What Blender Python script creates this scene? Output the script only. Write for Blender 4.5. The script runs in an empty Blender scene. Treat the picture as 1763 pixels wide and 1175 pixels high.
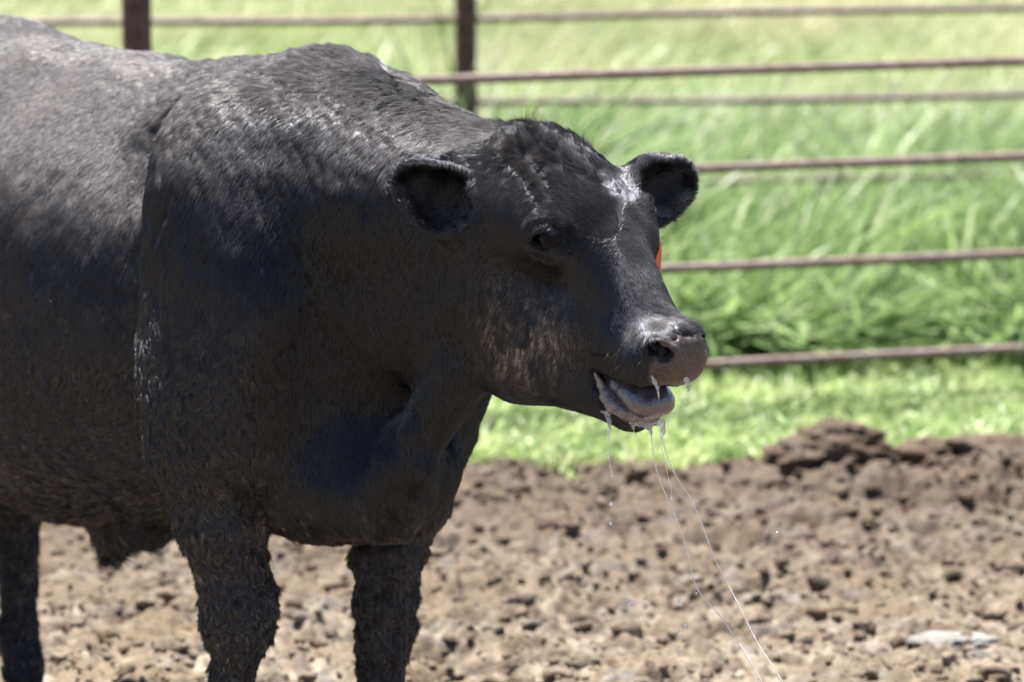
import bpy, math, os, sys, time
import numpy as np
from mathutils import Vector
T0 = time.time()
C = bpy.context.scene.collection
R = math.radians
DEV = os.environ.get('BULLDEV', '')

# ------------------------------------------------------------------ camera, sky, sun, exposure
FPX, CX, CY, CAMH = 8000.0, 881.5, 587.5, 2.1          # focal length in photograph pixels, picture centre, camera height
PITCH = math.atan2(1267.5, FPX)
cam_d = bpy.data.cameras.new('camera'); cam = bpy.data.objects.new('camera', cam_d); C.objects.link(cam)
cam.location = (0, 0, CAMH); cam.rotation_euler = (math.pi/2 - PITCH, 0, 0)
cam_d.sensor_width = 36.0; cam_d.lens = FPX/1763*36.0
cam_d.clip_start = 0.1; cam_d.clip_end = 2000
cam_d.dof.use_dof = True; cam_d.dof.focus_distance = 7.42; cam_d.dof.aperture_fstop = 4.3
bpy.context.scene.camera = cam

SUN_DIR = np.array([-0.13, 0.20, 0.97]); SUN_DIR /= np.linalg.norm(SUN_DIR)
w = bpy.data.worlds.new('World'); bpy.context.scene.world = w; w.use_nodes = True
nt = w.node_tree; bg = nt.nodes['Background']
sky = nt.nodes.new('ShaderNodeTexSky'); sky.sky_type = 'NISHITA'; sky.sun_disc = False
sky.sun_elevation = math.asin(SUN_DIR[2]); sky.sun_rotation = math.atan2(SUN_DIR[0], SUN_DIR[1])
sky.air_density = 1.0; sky.dust_density = 1.0
nt.links.new(sky.outputs[0], bg.inputs[0]); bg.inputs[1].default_value = 0.052
sl = bpy.data.lights.new('sun', 'SUN'); sl.energy = 5.0; sl.angle = R(0.53); sl.color = (1.0, 0.955, 0.88)
so = bpy.data.objects.new('sun', sl); C.objects.link(so)
so.rotation_euler = Vector(SUN_DIR).to_track_quat('Z', 'Y').to_euler()
vs = bpy.context.scene.view_settings
vs.view_transform = 'Standard'; vs.look = 'None'; vs.gamma = 1; vs.use_curve_mapping = False; vs.exposure = 1.7

# ------------------------------------------------------------------ helpers
def Wp(px, py, D):
    """world point seen at photograph pixel (px,py) at depth Y=D"""
    s, c = math.sin(PITCH), math.cos(PITCH)
    a, b = (px-CX)/FPX, -(py-CY)/FPX
    d = np.array([a, c + b*s, -s + b*c])
    return np.array([0, 0, CAMH]) + d*(D/d[1])

def nrm(v):
    v = np.asarray(v, float); return v/np.linalg.norm(v)

def hash3(ix, iy, iz, seed):
    h = (ix.astype(np.int64)*374761393 + iy.astype(np.int64)*668265263 + iz.astype(np.int64)*2147483647 + seed*1274126177) & 0xffffffff
    h = ((h ^ (h >> 13))*1274126177) & 0xffffffff
    h = ((h ^ (h >> 16))*2246822519) & 0xffffffff
    return ((h ^ (h >> 15)) & 0xffffff).astype(np.float32)/np.float32(0xffffff)

def vnoise(P, freq, seed=0):
    """value noise, -1..1"""
    q = P*freq
    i = np.floor(q).astype(np.int64); f = (q-i).astype(np.float32); f = f*f*(3-2*f)
    x, y, z = i[:, 0], i[:, 1], i[:, 2]; fx, fy, fz = f[:, 0], f[:, 1], f[:, 2]
    def L(a, b, t): return a+(b-a)*t
    r = L(L(L(hash3(x, y, z, seed), hash3(x+1, y, z, seed), fx), L(hash3(x, y+1, z, seed), hash3(x+1, y+1, z, seed), fx), fy),
          L(L(hash3(x, y, z+1, seed), hash3(x+1, y, z+1, seed), fx), L(hash3(x, y+1, z+1, seed), hash3(x+1, y+1, z+1, seed), fx), fy), fz)
    return r*2-1

def fbm(P, freq, octv=4, seed=0, gain=.5):
    a, s, t = 1.0, 0, 0
    for o in range(octv):
        s = s + a*vnoise(P, freq*2**o, seed+o*17); t += a; a *= gain
    return s/t

def sstep(x, a, b):
    t = np.clip((x-a)/(b-a), 0, 1); return t*t*(3-2*t)

def mesh_obj(name, V, F, mat, parent=None, smooth=True):
    me = bpy.data.meshes.new(name)
    V = np.asarray(V, np.float32); F = np.asarray(F, np.int32)
    me.vertices.add(len(V)); me.vertices.foreach_set('co', V.ravel())
    n = F.shape[1]
    me.loops.add(F.size); me.loops.foreach_set('vertex_index', F.ravel())
    me.polygons.add(len(F)); me.polygons.foreach_set('loop_start', np.arange(0, F.size, n, dtype=np.int32))
    me.polygons.foreach_set('loop_total', np.full(len(F), n, np.int32))
    me.polygons.foreach_set('use_smooth', np.full(len(F), smooth, bool))
    me.update(); me.validate()
    if mat: me.materials.append(mat)
    o = bpy.data.objects.new(name, me); C.objects.link(o)
    if parent: o.parent = parent
    return o

def attr(o, name, vals, typ='FLOAT', dom='POINT'):
    a = o.data.attributes.new(name, typ, dom)
    vals = np.asarray(vals, np.float32)
    a.data.foreach_set('value' if typ == 'FLOAT' else 'color', vals.ravel())

def tag(o, label=None, cat=None, group=None, kind=None):
    if label: o['label'] = label
    if cat: o['category'] = cat
    if group: o['group'] = group
    if kind: o['kind'] = kind
    return o

def empty(name, loc):
    o = bpy.data.objects.new(name, None); o.location = loc; C.objects.link(o); o.empty_display_size = .1
    return o

def adopt(child, parent):
    """parent keeping world coordinates of a mesh written in world space"""
    child.parent = parent
    child.matrix_parent_inverse = parent.matrix_basis.inverted()

class NT:
    """small node-tree writer"""
    def __init__(s, name):
        s.m = bpy.data.materials.new(name); s.m.use_nodes = True; s.t = s.m.node_tree
        s.t.nodes.clear(); s.out = s.n('ShaderNodeOutputMaterial')
    def n(s, typ, ins=None, **kw):
        nd = s.t.nodes.new(typ)
        for k, v in kw.items(): setattr(nd, k, v)
        for k, v in (ins or {}).items():
            if hasattr(v, 'links') and hasattr(v, 'is_output'): s.t.links.new(v, nd.inputs[k])
            else: nd.inputs[k].default_value = v
        return nd
    def at(s, name): return s.n('ShaderNodeAttribute', attribute_name=name)
    def ramp(s, fac, stops):
        r = s.n('ShaderNodeValToRGB', {'Fac': fac}); e = r.color_ramp.elements
        while len(e) < len(stops): e.new(.5)
        for i, (p, c) in enumerate(stops): e[i].position = p; e[i].color = tuple(c)+(1,)
        return r.outputs[0]
    def mix(s, f, a, b):
        m = s.n('ShaderNodeMix', data_type='RGBA')
        for k, v in ((0, f), (6, a), (7, b)):
            if hasattr(v, 'is_output'): s.t.links.new(v, m.inputs[k])
            else: m.inputs[k].default_value = v if k == 0 else tuple(v)+(1,)*(4-len(v))
        return m.outputs[2]
    def noise(s, scale, detail=4, rough=.55, vec=None, dist=0):
        i = {'Scale': scale, 'Detail': detail, 'Roughness': rough, 'Distortion': dist}
        if vec is None:
            vec = s.n('ShaderNodeNewGeometry').outputs['Position']
        i['Vector'] = vec
        return s.n('ShaderNodeTexNoise', i).outputs['Fac']
    def math(s, op, a, b=0.0):
        m = s.n('ShaderNodeMath', operation=op)
        for k, v in ((0, a), (1, b)):
            if hasattr(v, 'is_output'): s.t.links.new(v, m.inputs[k])
            else: m.inputs[k].default_value = v
        return m.outputs[0]
    def bump(s, h, strength, dist):
        return s.n('ShaderNodeBump', {'Height': h, 'Strength': strength, 'Distance': dist}).outputs[0]
    def finish(s, shader):
        s.t.links.new(shader, s.out.inputs['Surface']); return s.m
    def pbsdf(s, **k):
        ins = {n.replace('_', ' '): v for n, v in k.items()}
        for q in ('Base Color', 'Specular Tint', 'Sheen Tint'):
            if q in ins and isinstance(ins[q], tuple) and len(ins[q]) == 3: ins[q] = ins[q]+(1,)
        return s.n('ShaderNodeBsdfPrincipled', ins)

# ------------------------------------------------------------------ signed distance modelling
class SDF:
    def __init__(s): s.ops = []; s.post = []
    def rc(s, a, b, ra, rb, k=.03, sub=False):
        s.ops.append(('rc', np.array(a, np.float32), np.array(b, np.float32), ra, rb, k, sub)); return s
    def el(s, c, rad, ax=None, k=.03, sub=False):
        """ellipsoid; ax = rows of unit axes"""
        ax = np.eye(3) if ax is None else np.array([nrm(v) for v in ax])
        s.ops.append(('el', np.array(c, np.float32), np.array(rad, np.float32), ax.astype(np.float32), None, k, sub)); return s
    def prim(s, op, P):
        if op[0] == 'rc':
            a, b, ra, rb = op[1:5]
            ba = b-a; l2 = float(ba@ba); pa = P-a
            t = np.clip(pa@ba/l2, 0, 1)
            return np.sqrt(((pa-t[:, None]*ba)**2).sum(1))-(ra+(rb-ra)*t)
        c, r, ax = op[1:4]
        q = (P-c)@ax.T
        k0 = np.sqrt(((q/r)**2).sum(1)); k1 = np.sqrt(((q/(r*r))**2).sum(1))+1e-9
        return k0*(k0-1)/k1
    def bounds(s, op):
        if op[0] == 'rc':
            r = np.array([[op[3]]*3, [op[4]]*3]); p = np.stack([op[1], op[2]])
            return (p-r).min(0), (p+r).max(0)
        e = np.sqrt(((op[3].T*op[2])**2).sum(1)); return op[1]-e, op[1]+e
    def __call__(s, P):
        d = np.full(len(P), .5, np.float32)
        for op in s.ops:
            lo, hi = s.bounds(op); k = op[5]; m = k+.03
            ix = np.nonzero(((P > lo-m) & (P < hi+m)).all(1))[0]
            if len(ix) == 0: continue
            b = s.prim(op, P[ix]); a = d[ix]
            if op[6]:                                   # smooth subtraction
                h = np.clip(.5-.5*(a+b)/k, 0, 1); d[ix] = a+(-b-a)*h+k*h*(1-h)
            else:
                h = np.clip(.5+.5*(b-a)/k, 0, 1); d[ix] = b+(a-b)*h-k*h*(1-h)
        for f in s.post: d = f(P, d)
        return d
    def grad(s, P, e=.0015):
        k = np.array([[1, -1, -1], [-1, -1, 1], [-1, 1, -1], [1, 1, 1]], np.float32)
        g = np.zeros_like(P)
        for v in k: g += v*s(P+v*e)[:, None]
        return g/(4*e)
    def mesh(s, lo, hi, h, levels=1):
        lo = np.array(lo, float); hi = np.array(hi, float)
        n = np.ceil((hi-lo)/h).astype(int)+1
        # sparse: evaluate blocks of 8 cells, skipping those far from the surface
        D = np.full(tuple(n), .5, np.float32)
        B = 8
        bc = [np.arange(0, n[i], B) for i in range(3)]
        gx, gy, gz = np.meshgrid(*bc, indexing='ij')
        bl = np.stack([gx.ravel(), gy.ravel(), gz.ravel()], 1)
        dc = s((lo+(bl+B/2)*h).astype(np.float32))
        half = B*h*.9+.02
        # low-frequency test: blocks whose centre is nearer than a block radius (ellipsoid bound is loose, so be generous)
        D_sign = {}
        act = np.abs(dc) < half*1.5
        for (i, j, k), a, dv in zip(bl, act, dc):
            if not a: D[i:i+B, j:j+B, k:k+B] = dv
        A = bl[act]
        o = np.stack(np.meshgrid(*[np.arange(B)]*3, indexing='ij'), -1).reshape(-1, 3)
        for q in range(0, len(A), 600):
            I = (A[q:q+600, None, :]+o[None]).reshape(-1, 3)
            I = I[(I < n).all(1)]
            D[I[:, 0], I[:, 1], I[:, 2]] = s((lo+I*h).astype(np.float32))
        # surface nets
        sg = D < 0
        nx, ny, nz = n-1
        cnt = np.zeros((nx, ny, nz), np.int8); pos = {}
        acc = np.zeros((nx, ny, nz, 3), np.float32); num = np.zeros((nx, ny, nz), np.float32)
        for ax in range(3):
            s0 = [slice(None)]*3; s1 = [slice(None)]*3; s0[ax] = slice(0, -1); s1[ax] = slice(1, None)
            a, b = D[tuple(s0)], D[tuple(s1)]
            cr = sg[tuple(s0)] != sg[tuple(s1)]
            I = np.argwhere(cr); t = (a[cr]/(a[cr]-b[cr])); p = I.astype(np.float32); p[:, ax] += t
            o1, o2 = [q for q in range(3) if q != ax]
            for da in (0, 1):
                for db in (0, 1):
                    J = I.copy(); J[:, o1] -= da; J[:, o2] -= db
                    ok = (J >= 0).all(1) & (J < [nx, ny, nz]).all(1)
                    np.add.at(acc, tuple(J[ok].T), p[ok]); np.add.at(num, tuple(J[ok].T), 1)
        cells = np.argwhere(num > 0)
        idx = np.full((nx, ny, nz), -1, np.int32); idx[tuple(cells.T)] = np.arange(len(cells))
        V = acc[tuple(cells.T)]/num[tuple(cells.T)][:, None]*h+lo
        F = []
        for ax in range(3):
            s0 = [slice(None)]*3; s1 = [slice(None)]*3; s0[ax] = slice(0, -1); s1[ax] = slice(1, None)
            ins = sg[tuple(s0)]; cr = ins != sg[tuple(s1)]
            I = np.argwhere(cr); inside = ins[cr]
            o1, o2 = [(1, 2), (2, 0), (0, 1)][ax]
            ok = (I[:, o1] > 0) & (I[:, o2] > 0) & (I[:, o1] < [nx, ny, nz][o1]) & (I[:, o2] < [nx, ny, nz][o2])
            I, inside = I[ok], inside[ok]
            def c(da, db):
                J = I.copy(); J[:, o1] -= da; J[:, o2] -= db; return idx[tuple(J.T)]
            q = np.stack([c(1, 1), c(0, 1), c(0, 0), c(1, 0)], 1)
            q[~inside] = q[~inside][:, ::-1]
            F.append(q[(q >= 0).all(1)])
        F = np.concatenate(F); V = s.project(V.astype(np.float32), 2)
        for l in range(levels):
            V, F = subdivide(V, F); V = s.project(V, 1)
        return V, F
    def project(s, V, it):
        for _ in range(it):
            for q in range(0, len(V), 200000):
                v = V[q:q+200000]
                d = s(v); g = s.grad(v); g2 = np.maximum((g*g).sum(1), .25)
                st = np.clip(d/g2, -.01, .01)
                V[q:q+200000] = v-g*st[:, None]
        return V

def subdivide(V, F):
    n = len(V)
    E = np.stack([F, np.roll(F, -1, 1)], -1).reshape(-1, 2); E.sort(1)
    key = E[:, 0].astype(np.int64)*n+E[:, 1]
    u, inv = np.unique(key, return_inverse=True)
    ev = (V[(u//n)]+V[(u % n)])/2
    fv = V[F].mean(1)
    ei = inv.reshape(-1, 4)+n; fi = np.arange(len(F))+n+len(u)
    NF = []
    for k in range(4):
        NF.append(np.stack([F[:, k], ei[:, k], fi, ei[:, (k+3) % 4]], 1))
    return np.concatenate([V, ev, fv]).astype(np.float32), np.concatenate(NF)

# ================================================================== THE BULL
def Bp(t, lat, z):                       # body frame: t forward from the forelegs, lat towards the bull's left
    return np.array([-.349+.6*t+.8*lat, 7.95-.8*t+.6*lat, z])
BF, BL, UPZ = np.array([.6, -.8, 0]), np.array([.8, .6, 0]), np.array([0, 0, 1.0])
HL = nrm([.74, .67, .05])                # head: lateral, forward (poll to muzzle), dorsal
HF = nrm(np.array([.516, -.57, -.64])); HF = nrm(HF-HL*(HF@HL)); HU = np.cross(HL, HF)
if HU[2] < 0: HU = -HU
HO = Wp(960, 240, 7.50)
HEAD = (HF, HL, HU)
def H(px, py, l, u=0.0):                 # point on the pixel's ray at lateral distance l from the head's mid-plane
    o = np.array([0, 0, CAMH]); d = Wp(px, py, 1.0)-o
    return o+d*(((HO-o)@HL+l)/(d@HL))

S = SDF()
# trunk
S.el(Bp(-.56, 0, .865), (.66, .345, .405), (BF, BL, UPZ), .05)
S.el(Bp(-.78, -.02, .74), (.42, .27, .315), (BF, BL, UPZ), .10)
S.el(Bp(-1.05, 0, .985), (.40, .29, .345), (BF, BL, UPZ), .12)
S.rc(Bp(-.75, 0, 1.155), Bp(-.30, 0, 1.145), .12, .12, .10)
for s_ in (1, -1):                       # hind legs
    S.rc(Bp(-1.05, .16*s_, .86), Bp(-1.07, .12*s_, .58), .19, .10, .08)
    S.rc(Bp(-1.07, .12*s_, .58), Bp(-1.14, .085*s_, .42), .085, .056, .05)
    S.rc(Bp(-1.14, .085*s_, .42), Bp(-1.145, .085*s_, .12), .047, .031, .03)
    S.rc(Bp(-1.145, .085*s_, .12), Bp(-1.13, .085*s_, .035), .033, .042, .02)
# chest, hump, shoulders
S.el(Bp(.02, 0, .88), (.27, .25, .37), (BF, BL, UPZ), .08)
S.el(Bp(.10, 0, .66), (.25, .18, .15), (BF, BL, UPZ), .06)
for s_, sh in ((1, 0), (-1, .03)):
    S.el(Bp(.02+sh, .175*s_, .99), (.185, .155, .31), (nrm(BF+.25*UPZ), BL, nrm(UPZ-.25*BF)), .065)
    S.el(Bp(.03, .20*s_, .80), (.155, .135, .20), (BF, BL, UPZ), .05)
S.el(Bp(-.04, 0, 1.172), (.35, .15, .145), (BF, BL, UPZ), .10)
# neck
S.rc(Bp(.05, 0, 1.10), Wp(880, 375, 7.56), .22, .128, .08)
S.rc(Bp(.06, 0, 1.22), Wp(880, 332, 7.56), .10, .040, .07)
S.rc(Bp(.12, .02, .90), Wp(865, 520, 7.56), .17, .10, .07)
S.rc(Wp(800, 640, 7.56), Wp(690, 800, 7.66), .045, .045, .06)
S.rc(Wp(690, 790, 7.66), Wp(650, 885, 7.72), .045, .045, .04)
# forelegs
def chain(pts, k):
    for (a, ra), (b, rb) in zip(pts[:-1], pts[1:]): S.rc(a, b, ra, rb, k)
chain([(Wp(350, 620, 7.84), .105), (Wp(355, 760, 7.83), .098), (Wp(378, 890, 7.83), .070), (Wp(408, 1035, 7.84), .060),
       (Wp(411, 1080, 7.84), .053), (Wp(404, 1150, 7.85), .033), (Wp(402, 1270, 7.85), .034), (Wp(402, 1340, 7.85), .042), (Wp(404, 1400, 7.83), .052)], .025)
chain([(Wp(722, 735, 8.10), .105), (Wp(700, 850, 8.08), .078), (Wp(673, 950, 8.05), .055), (Wp(664, 1040, 8.05), .048),
       (Wp(660, 1100, 8.05), .039), (Wp(655, 1160, 8.06), .031), (Wp(655, 1250, 8.06), .033), (Wp(655, 1310, 8.06), .042), (Wp(655, 1360, 8.04), .050)], .025)
# sheath and belly
S.el(Wp(235, 885, 8.42), (.10, .07, .055), (BF, BL, UPZ), .04)
S.rc(Wp(205, 900, 8.42), Wp(195, 935, 8.43), .042, .022, .03)

# ---- head
def M(px, py, l):                        # mid-plane point seen at the pixel, moved sideways by l
    return H(px, py, 0)+HL*l
HD = SDF()
HD.el(M(954, 328, 0), (.110, .104, .074), HEAD, .04)
HD.el(M(932, 286, 0), (.05, .062, .044), HEAD, .04)
HD.rc(M(982, 368, -.055), M(982, 368, .05), .076, .070, .04)
HD.el(M(1034, 410, .072), (.05, .034, .034), HEAD, .03)
HD.rc(M(1015, 400, 0), M(1126, 588, 0), .080, .050, .04)
for s_ in (1, -1):
    HD.el(M(1012, 378, .086*s_), (.052, .034, .034), HEAD, .03)
    HD.el(M(935, 530, .040*s_), (.140, .068, .098), HEAD, .05)
    HD.rc(M(936, 614, .038*s_), M(1022, 640, .03*s_), .073, .050, .04)
    HD.rc(M(1020, 652, .018*s_), M(1090, 702, .012*s_), .042, .031, .03)
HD.rc(M(1035, 560, 0), M(1118, 610, 0), .082, .062, .04)      # muzzle block
HD.rc(M(1146, 605, -.026), M(1146, 605, .026), .044, .044, .025)
HD.rc(M(1161, 596, -.018), M(1161, 596, .018), .036, .036, .02)
HD.rc(M(1157, 626, -.022), M(1157, 626, .022), .034, .034, .02)
S.ops += HD.ops                           # the head is blended into the neck

def proj(P):
    s, c = math.sin(PITCH), math.cos(PITCH)
    y, z = P[:, 1], P[:, 2]-CAMH
    d = y*c - z*s; u = y*s + z*c
    return CX + P[:, 0]/d*FPX, CY - u/d*FPX
def hit(px, py, D0=6.9, fn=None):
    o = np.array([0, 0, CAMH]); d = nrm(Wp(px, py, 1.0)-o); t = D0/d[1]*1.0
    for _ in range(120):
        v = float((fn or S)((o+d*t)[None].astype(np.float32))[0])
        if v < .0004: break
        t += min(v, .1)*.7
    return o+d*t
def hits(lst): return [hit(x, y) for x, y in lst]
def tube(pts, r, k, sub=False, off=0.0, N=None):
    r = r if hasattr(r, '__len__') else [r]*len(pts)
    pts = [p+(0 if N is None else N*off) for p in pts]
    for a, b, ra, rb in zip(pts[:-1], pts[1:], r[:-1], r[1:]): S.rc(a, b, ra, rb, k, sub)

for _n, _x, _y in (('eye', 941, 411), ('nostril', 1140, 606), ('brow', 1110, 370), ('whorl', 1062, 402), ('pad', 1170, 600), ('cheek', 900, 560)): _p = hit(_x, _y)-HO; print(_n, _p@HF, _p@HL, _p@HU)
# eye socket and lids (both sides: the far side is the mirror image in the head's mid-plane)
def mirror(p): return p-2*((p-HO)@HL)*HL
EN = nrm(-HL+.12*HU+.1*HF)                # outward at the visible eye
e0 = hit(941, 411); eax0 = nrm(hit(962, 418)-hit(918, 405))
EYE_C = e0-EN*.0212-eax0*.003; EYE_R = .0265
eax = nrm((hit(962, 418)-hit(918, 405))); eup = np.cross(EN, eax)
if eup[2] < 0: eup = -eup
lid_up = hits([(908, 412), (916, 400), (930, 391), (946, 391), (960, 400), (970, 415), (984, 430)])
lid_lo = hits([(912, 412), (920, 421), (934, 428), (950, 428), (964, 423), (978, 429)])
bag = hits([(908, 425), (920, 440), (940, 447), (960, 442), (978, 436)])
bag2 = hits([(900, 440), (915, 462), (945, 470), (975, 458)])
brow = hits([(903, 398), (915, 384), (934, 376), (955, 378), (975, 392), (992, 412)])
tear = hits([(975, 428), (988, 436), (998, 442), (1002, 455)])
for sd in (1, -1):
    f = (lambda p: p) if sd == 1 else mirror
    n = EN if sd == 1 else EN-2*(EN@HL)*HL
    S.el(f(e0), (.027, .024, .016), (f(HO+eax)-f(HO), n, f(HO+eup)-f(HO)), .006, True)
    tube([f(p) for p in brow], [.002, .004, .005, .005, .004, .002], .016, off=-.003, N=n)
    tube([f(p) for p in lid_up], [.002, .005, .0068, .0068, .0055, .004, .002], .005, off=.001, N=n)
    tube([f(p) for p in lid_lo], [.002, .004, .0045, .0045, .004, .002], .004, off=.000, N=n)
    tube([f(p) for p in bag], [.002, .003, .003, .003, .002], .009, off=-.0035, N=n)
    tube([f(p) for p in tear], .002, .004, True, off=.001, N=n)
# mouth opening
for l0, l1 in ((-.13, -.022), (.022, .13)):
    for x, y, r in ((1020, 636, .003), (1028, 645, .006), (1038, 655, .010), (1050, 665, .013), (1065, 674, .016), (1082, 681, .020)):
        S.rc(H(x, y, l0), H(x, y, l1), r, r, .005, True)
for x, y, r in ((1100, 688, .020), (1122, 690, .025), (1150, 693, .028), (1170, 700, .03)):
    S.rc(H(x, y, -.13), H(x, y, .13), r, r, .005, True)
# fold lines behind the corner of the mouth
for pts in ([(1006, 618), (1020, 608), (1045, 612)],):
    tube(hits(pts), .0018, .006, True)
# nostrils: comma-shaped opening with a raised rim
nN = nrm(-HL*.75+HF*.6+HU*.1)
rim = hits([(1112, 612), (1114, 596), (1124, 586), (1138, 588), (1148, 594), (1160, 600), (1164, 610), (1158, 621), (1144, 626)])
for sd in (1, -1):
    f = (lambda p: p) if sd == 1 else mirror
    if sd == 1: tube([f(p) for p in rim], [.003, .004, .005, .004, .004, .004, .004, .004, .003], .010)
n1, n2, n3 = hit(1127, 600), hit(1143, 611), hit(1151, 612)
for sd in (1, -1):
    f = (lambda p: p) if sd == 1 else mirror
    n = nN if sd == 1 else nN-2*(nN@HL)*HL
    S.rc(f(n1)+n*.004, f(n1)-n*.024, .0115, .007, .004, True)
    S.rc(f(n2)+n*.006, f(n2)-n*.032, .0130, .008, .004, True)
    S.rc(f(n3)+n*.006, f(n3)-n*.016, .0085, .005, .004, True)
# dip between nostrils above the pad
tube(hits([(1165, 572), (1180, 574), (1192, 575)]), .004, .008, True, off=.0015, N=nrm(HF+HU))
# forehead rolls of skin
tube(hits([(905, 262), (930, 290), (948, 335)]), .004, .02, True)
tube(hits([(960, 262), (985, 285), (1010, 300), (1030, 312)]), .004, .018, True)
tube(hits([(1035, 290), (1042, 312), (1052, 330)]), .003, .016, True)
# skin folds on the neck and shoulder
FOLDS = [([(312, 165), (290, 195), (268, 225), (255, 262)], .011), ([(356, 195), (342, 215), (330, 240)], .007),
         ([(862, 440), (842, 500), (835, 560), (850, 620)], .006), ([(300, 320), (282, 370), (262, 420)], .008)]
for pts, r in FOLDS: tube(hits(pts), [r*.4]+[r]*(len(pts)-2)+[r*.4], .012, True, off=.0095, N=np.array([-.1, -1, .3]))
# folds of loose hide on brisket
tube(hits([(705, 740), (718, 800), (716, 860), (690, 915)]), [.008, .018, .020, .012], .035)
for x, y, r in ((545, 700, (.07, .03, .10)), ):
    S.el(hit(x, y)+np.array([0, -.028, 0]), r, None, .10, True)
# shallow hollow in the flank

# ears
def ear(base, tip, mid, rw, facing, tw=.0):
    ax = nrm(tip-base); fc = nrm(facing-ax*(facing@ax)); sd = np.cross(ax, fc)
    L = np.linalg.norm(tip-base)
    S.rc(base-ax*.02, base+ax*L*.35, .032, .038, .02)
    S.el(mid-ax*L*.10, (L*.42, rw, .036), (ax, sd, fc), .015)
    S.el(mid+ax*L*.26+sd*tw, (L*.28, rw*.66, .028), (ax, sd, fc), .03)
    S.el(mid+fc*.022-ax*L*.06, (L*.34, rw*.76, .034), (ax, sd, fc), .008, True)
    S.el(mid+fc*.020+ax*L*.25+sd*tw, (L*.20, rw*.44, .024), (ax, sd, fc), .02, True)
    return mid, ax, sd, fc, L
Dl = H(835, 362, -.10)[1]
EARL = ear(Wp(828, 376, Dl), Wp(686, 300, Dl), Wp(752, 340, Dl-.01), .060, nrm([.15, -1, .12]))
Dr = H(1085, 300, .11)[1]
EARR = ear(Wp(1076, 330, Dr), Wp(1186, 285, Dr+.05), Wp(1134, 325, Dr+.02), .060, nrm([.62, -1, -.1]))

def surf_noise(P, d):
    ix = np.nonzero(np.abs(d) < .04)[0]
    if len(ix) == 0: return d
    p = P[ix]; out = d.copy()
    head = sstep(p[:, 0], -.10, .0)
    q = np.stack([p[:, 0]+.38*p[:, 2], p[:, 1]*.6, p[:, 2]*.16], 1).astype(np.float32)
    q[:, 0] += .02*fbm(p, 6, 2, 77)
    neck = sstep(p[:, 2], .72, .85)*(1-head)*sstep(p[:, 0], -.75, -.6)
    n = (.007*fbm(p, 7, 2, 3)+.0025*fbm(p*np.array([1, 1, .45], np.float32), 30, 2, 5))*(1-.85*head)
    n = n+neck*(.0018*fbm(q, 34, 2, 78)+.0012*vnoise(q, 80, 79))
    leg = sstep(p[:, 2], .60, .45)*(p[:, 1] < 8.3)
    n = n + leg*(.0065*fbm(p, 70, 3, 9)+.009*np.maximum(0, fbm(p, 30, 2, 19)))
    bel = sstep(p[:, 2], .66, .5)*(p[:, 1] >= 7.95)
    n = n + bel*(.008*np.maximum(0, fbm(p, 35, 3, 29)))
    out[ix] = d[ix]-n
    return out
S.post.append(surf_noise)
V, F = S.mesh((-2.0, 7.0, -.02), (.62, 9.75, 1.5), .014 if DEV == '1' else .009, 0 if DEV == '1' else 1)
print('bull mesh', V.shape, F.shape, time.time()-T0)
sys.stdout.flush()
# ------------------------------------------------------------------ coat, skin and small parts
# skin under the hair
px_, py_ = proj(V)
rel = V-HO
hf, hl, hu = rel@HF, rel@HL, rel@HU
inhead = (hf > -.2) & (np.abs(hl) < .14) & (V[:, 1] < 7.62) & (V[:, 0] > .0)
pad = sstep(hf+.30*hu, .385, .397)*sstep(hf, .36, .38)*inhead*sstep(hu, -.150, -.135)
m = NT('bull_skin'); g = m.n('ShaderNodeNewGeometry').outputs['Position']
padm = m.at('pad').outputs['Fac']; mud = m.at('mud').outputs['Fac']
n1_ = m.noise(160, 5); n2_ = m.noise(700, 2)
c = m.mix(m.math('MULTIPLY', mud, .55), (.006, .0055, .006), m.ramp(n1_, [(.35, (.018, .013, .010)), (.7, (.095, .065, .045))]))
c = m.mix(padm, c, m.ramp(n1_, [(.3, (.034, .026, .026)), (.75, (.095, .070, .066))]))
vor = m.n('ShaderNodeTexVoronoi', {'Vector': g, 'Scale': 260.0}, feature='DISTANCE_TO_EDGE').outputs['Distance']
hgt = m.math('ADD', m.math('MULTIPLY', m.math('MINIMUM', vor, .25), padm), m.math('MULTIPLY', n1_, .6))
rgh = m.math('ADD', m.math('MULTIPLY', padm, -.22), .62)
b = m.pbsdf(Base_Color=c, Roughness=rgh, Specular_IOR_Level=m.math('ADD', m.math('MULTIPLY', padm, .30), .16), Normal=m.bump(hgt, .5, .004))
skin = m.finish(b.outputs[0])
spot = lambda P, f, sd: sstep(fbm(P, f, 3, sd), .05, .35)
def mudmap(P, px, py, lat=None):
    zz = P[:, 2]
    legs = sstep(zz, .62, .42)*(.55+.45*spot(P, 22, 5))
    belly = sstep(zz, .80, .52)*sstep(P[:, 0], -.40, -.52)*(.35+.65*spot(P, 30, 7))
    brisk = sstep(zz, .66, .54)*(.3+.7*spot(P, 26, 8))
    arm = sstep(py, 420, 620)*sstep(px, 520, 400)*(.25+.5*spot(P, 40, 3))
    chk = np.exp(-(((px-912)/62)**2+((py-585)/70)**2))*1.3+np.exp(-(((px-850)/35)**2+((py-540)/60)**2))*.5
    chk = 1.6*chk*sstep(fbm(P*np.array([1, 1, .4], np.float32), 120, 2, 4), .08, .3)*(P[:, 1] < 7.7)
    return np.clip(np.maximum.reduce([legs, belly, brisk, arm, chk]), 0, 1)
bull = empty('bull', tuple(Bp(0, 0, 0)))
tag(bull, 'big black bull with muddy legs, drooling from its open mouth in the dirt pen', 'bull')
body = mesh_obj('body', V, F, skin); adopt(body, bull)
attr(body, 'pad', pad); attr(body, 'mud', mudmap(V, px_, py_))

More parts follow.
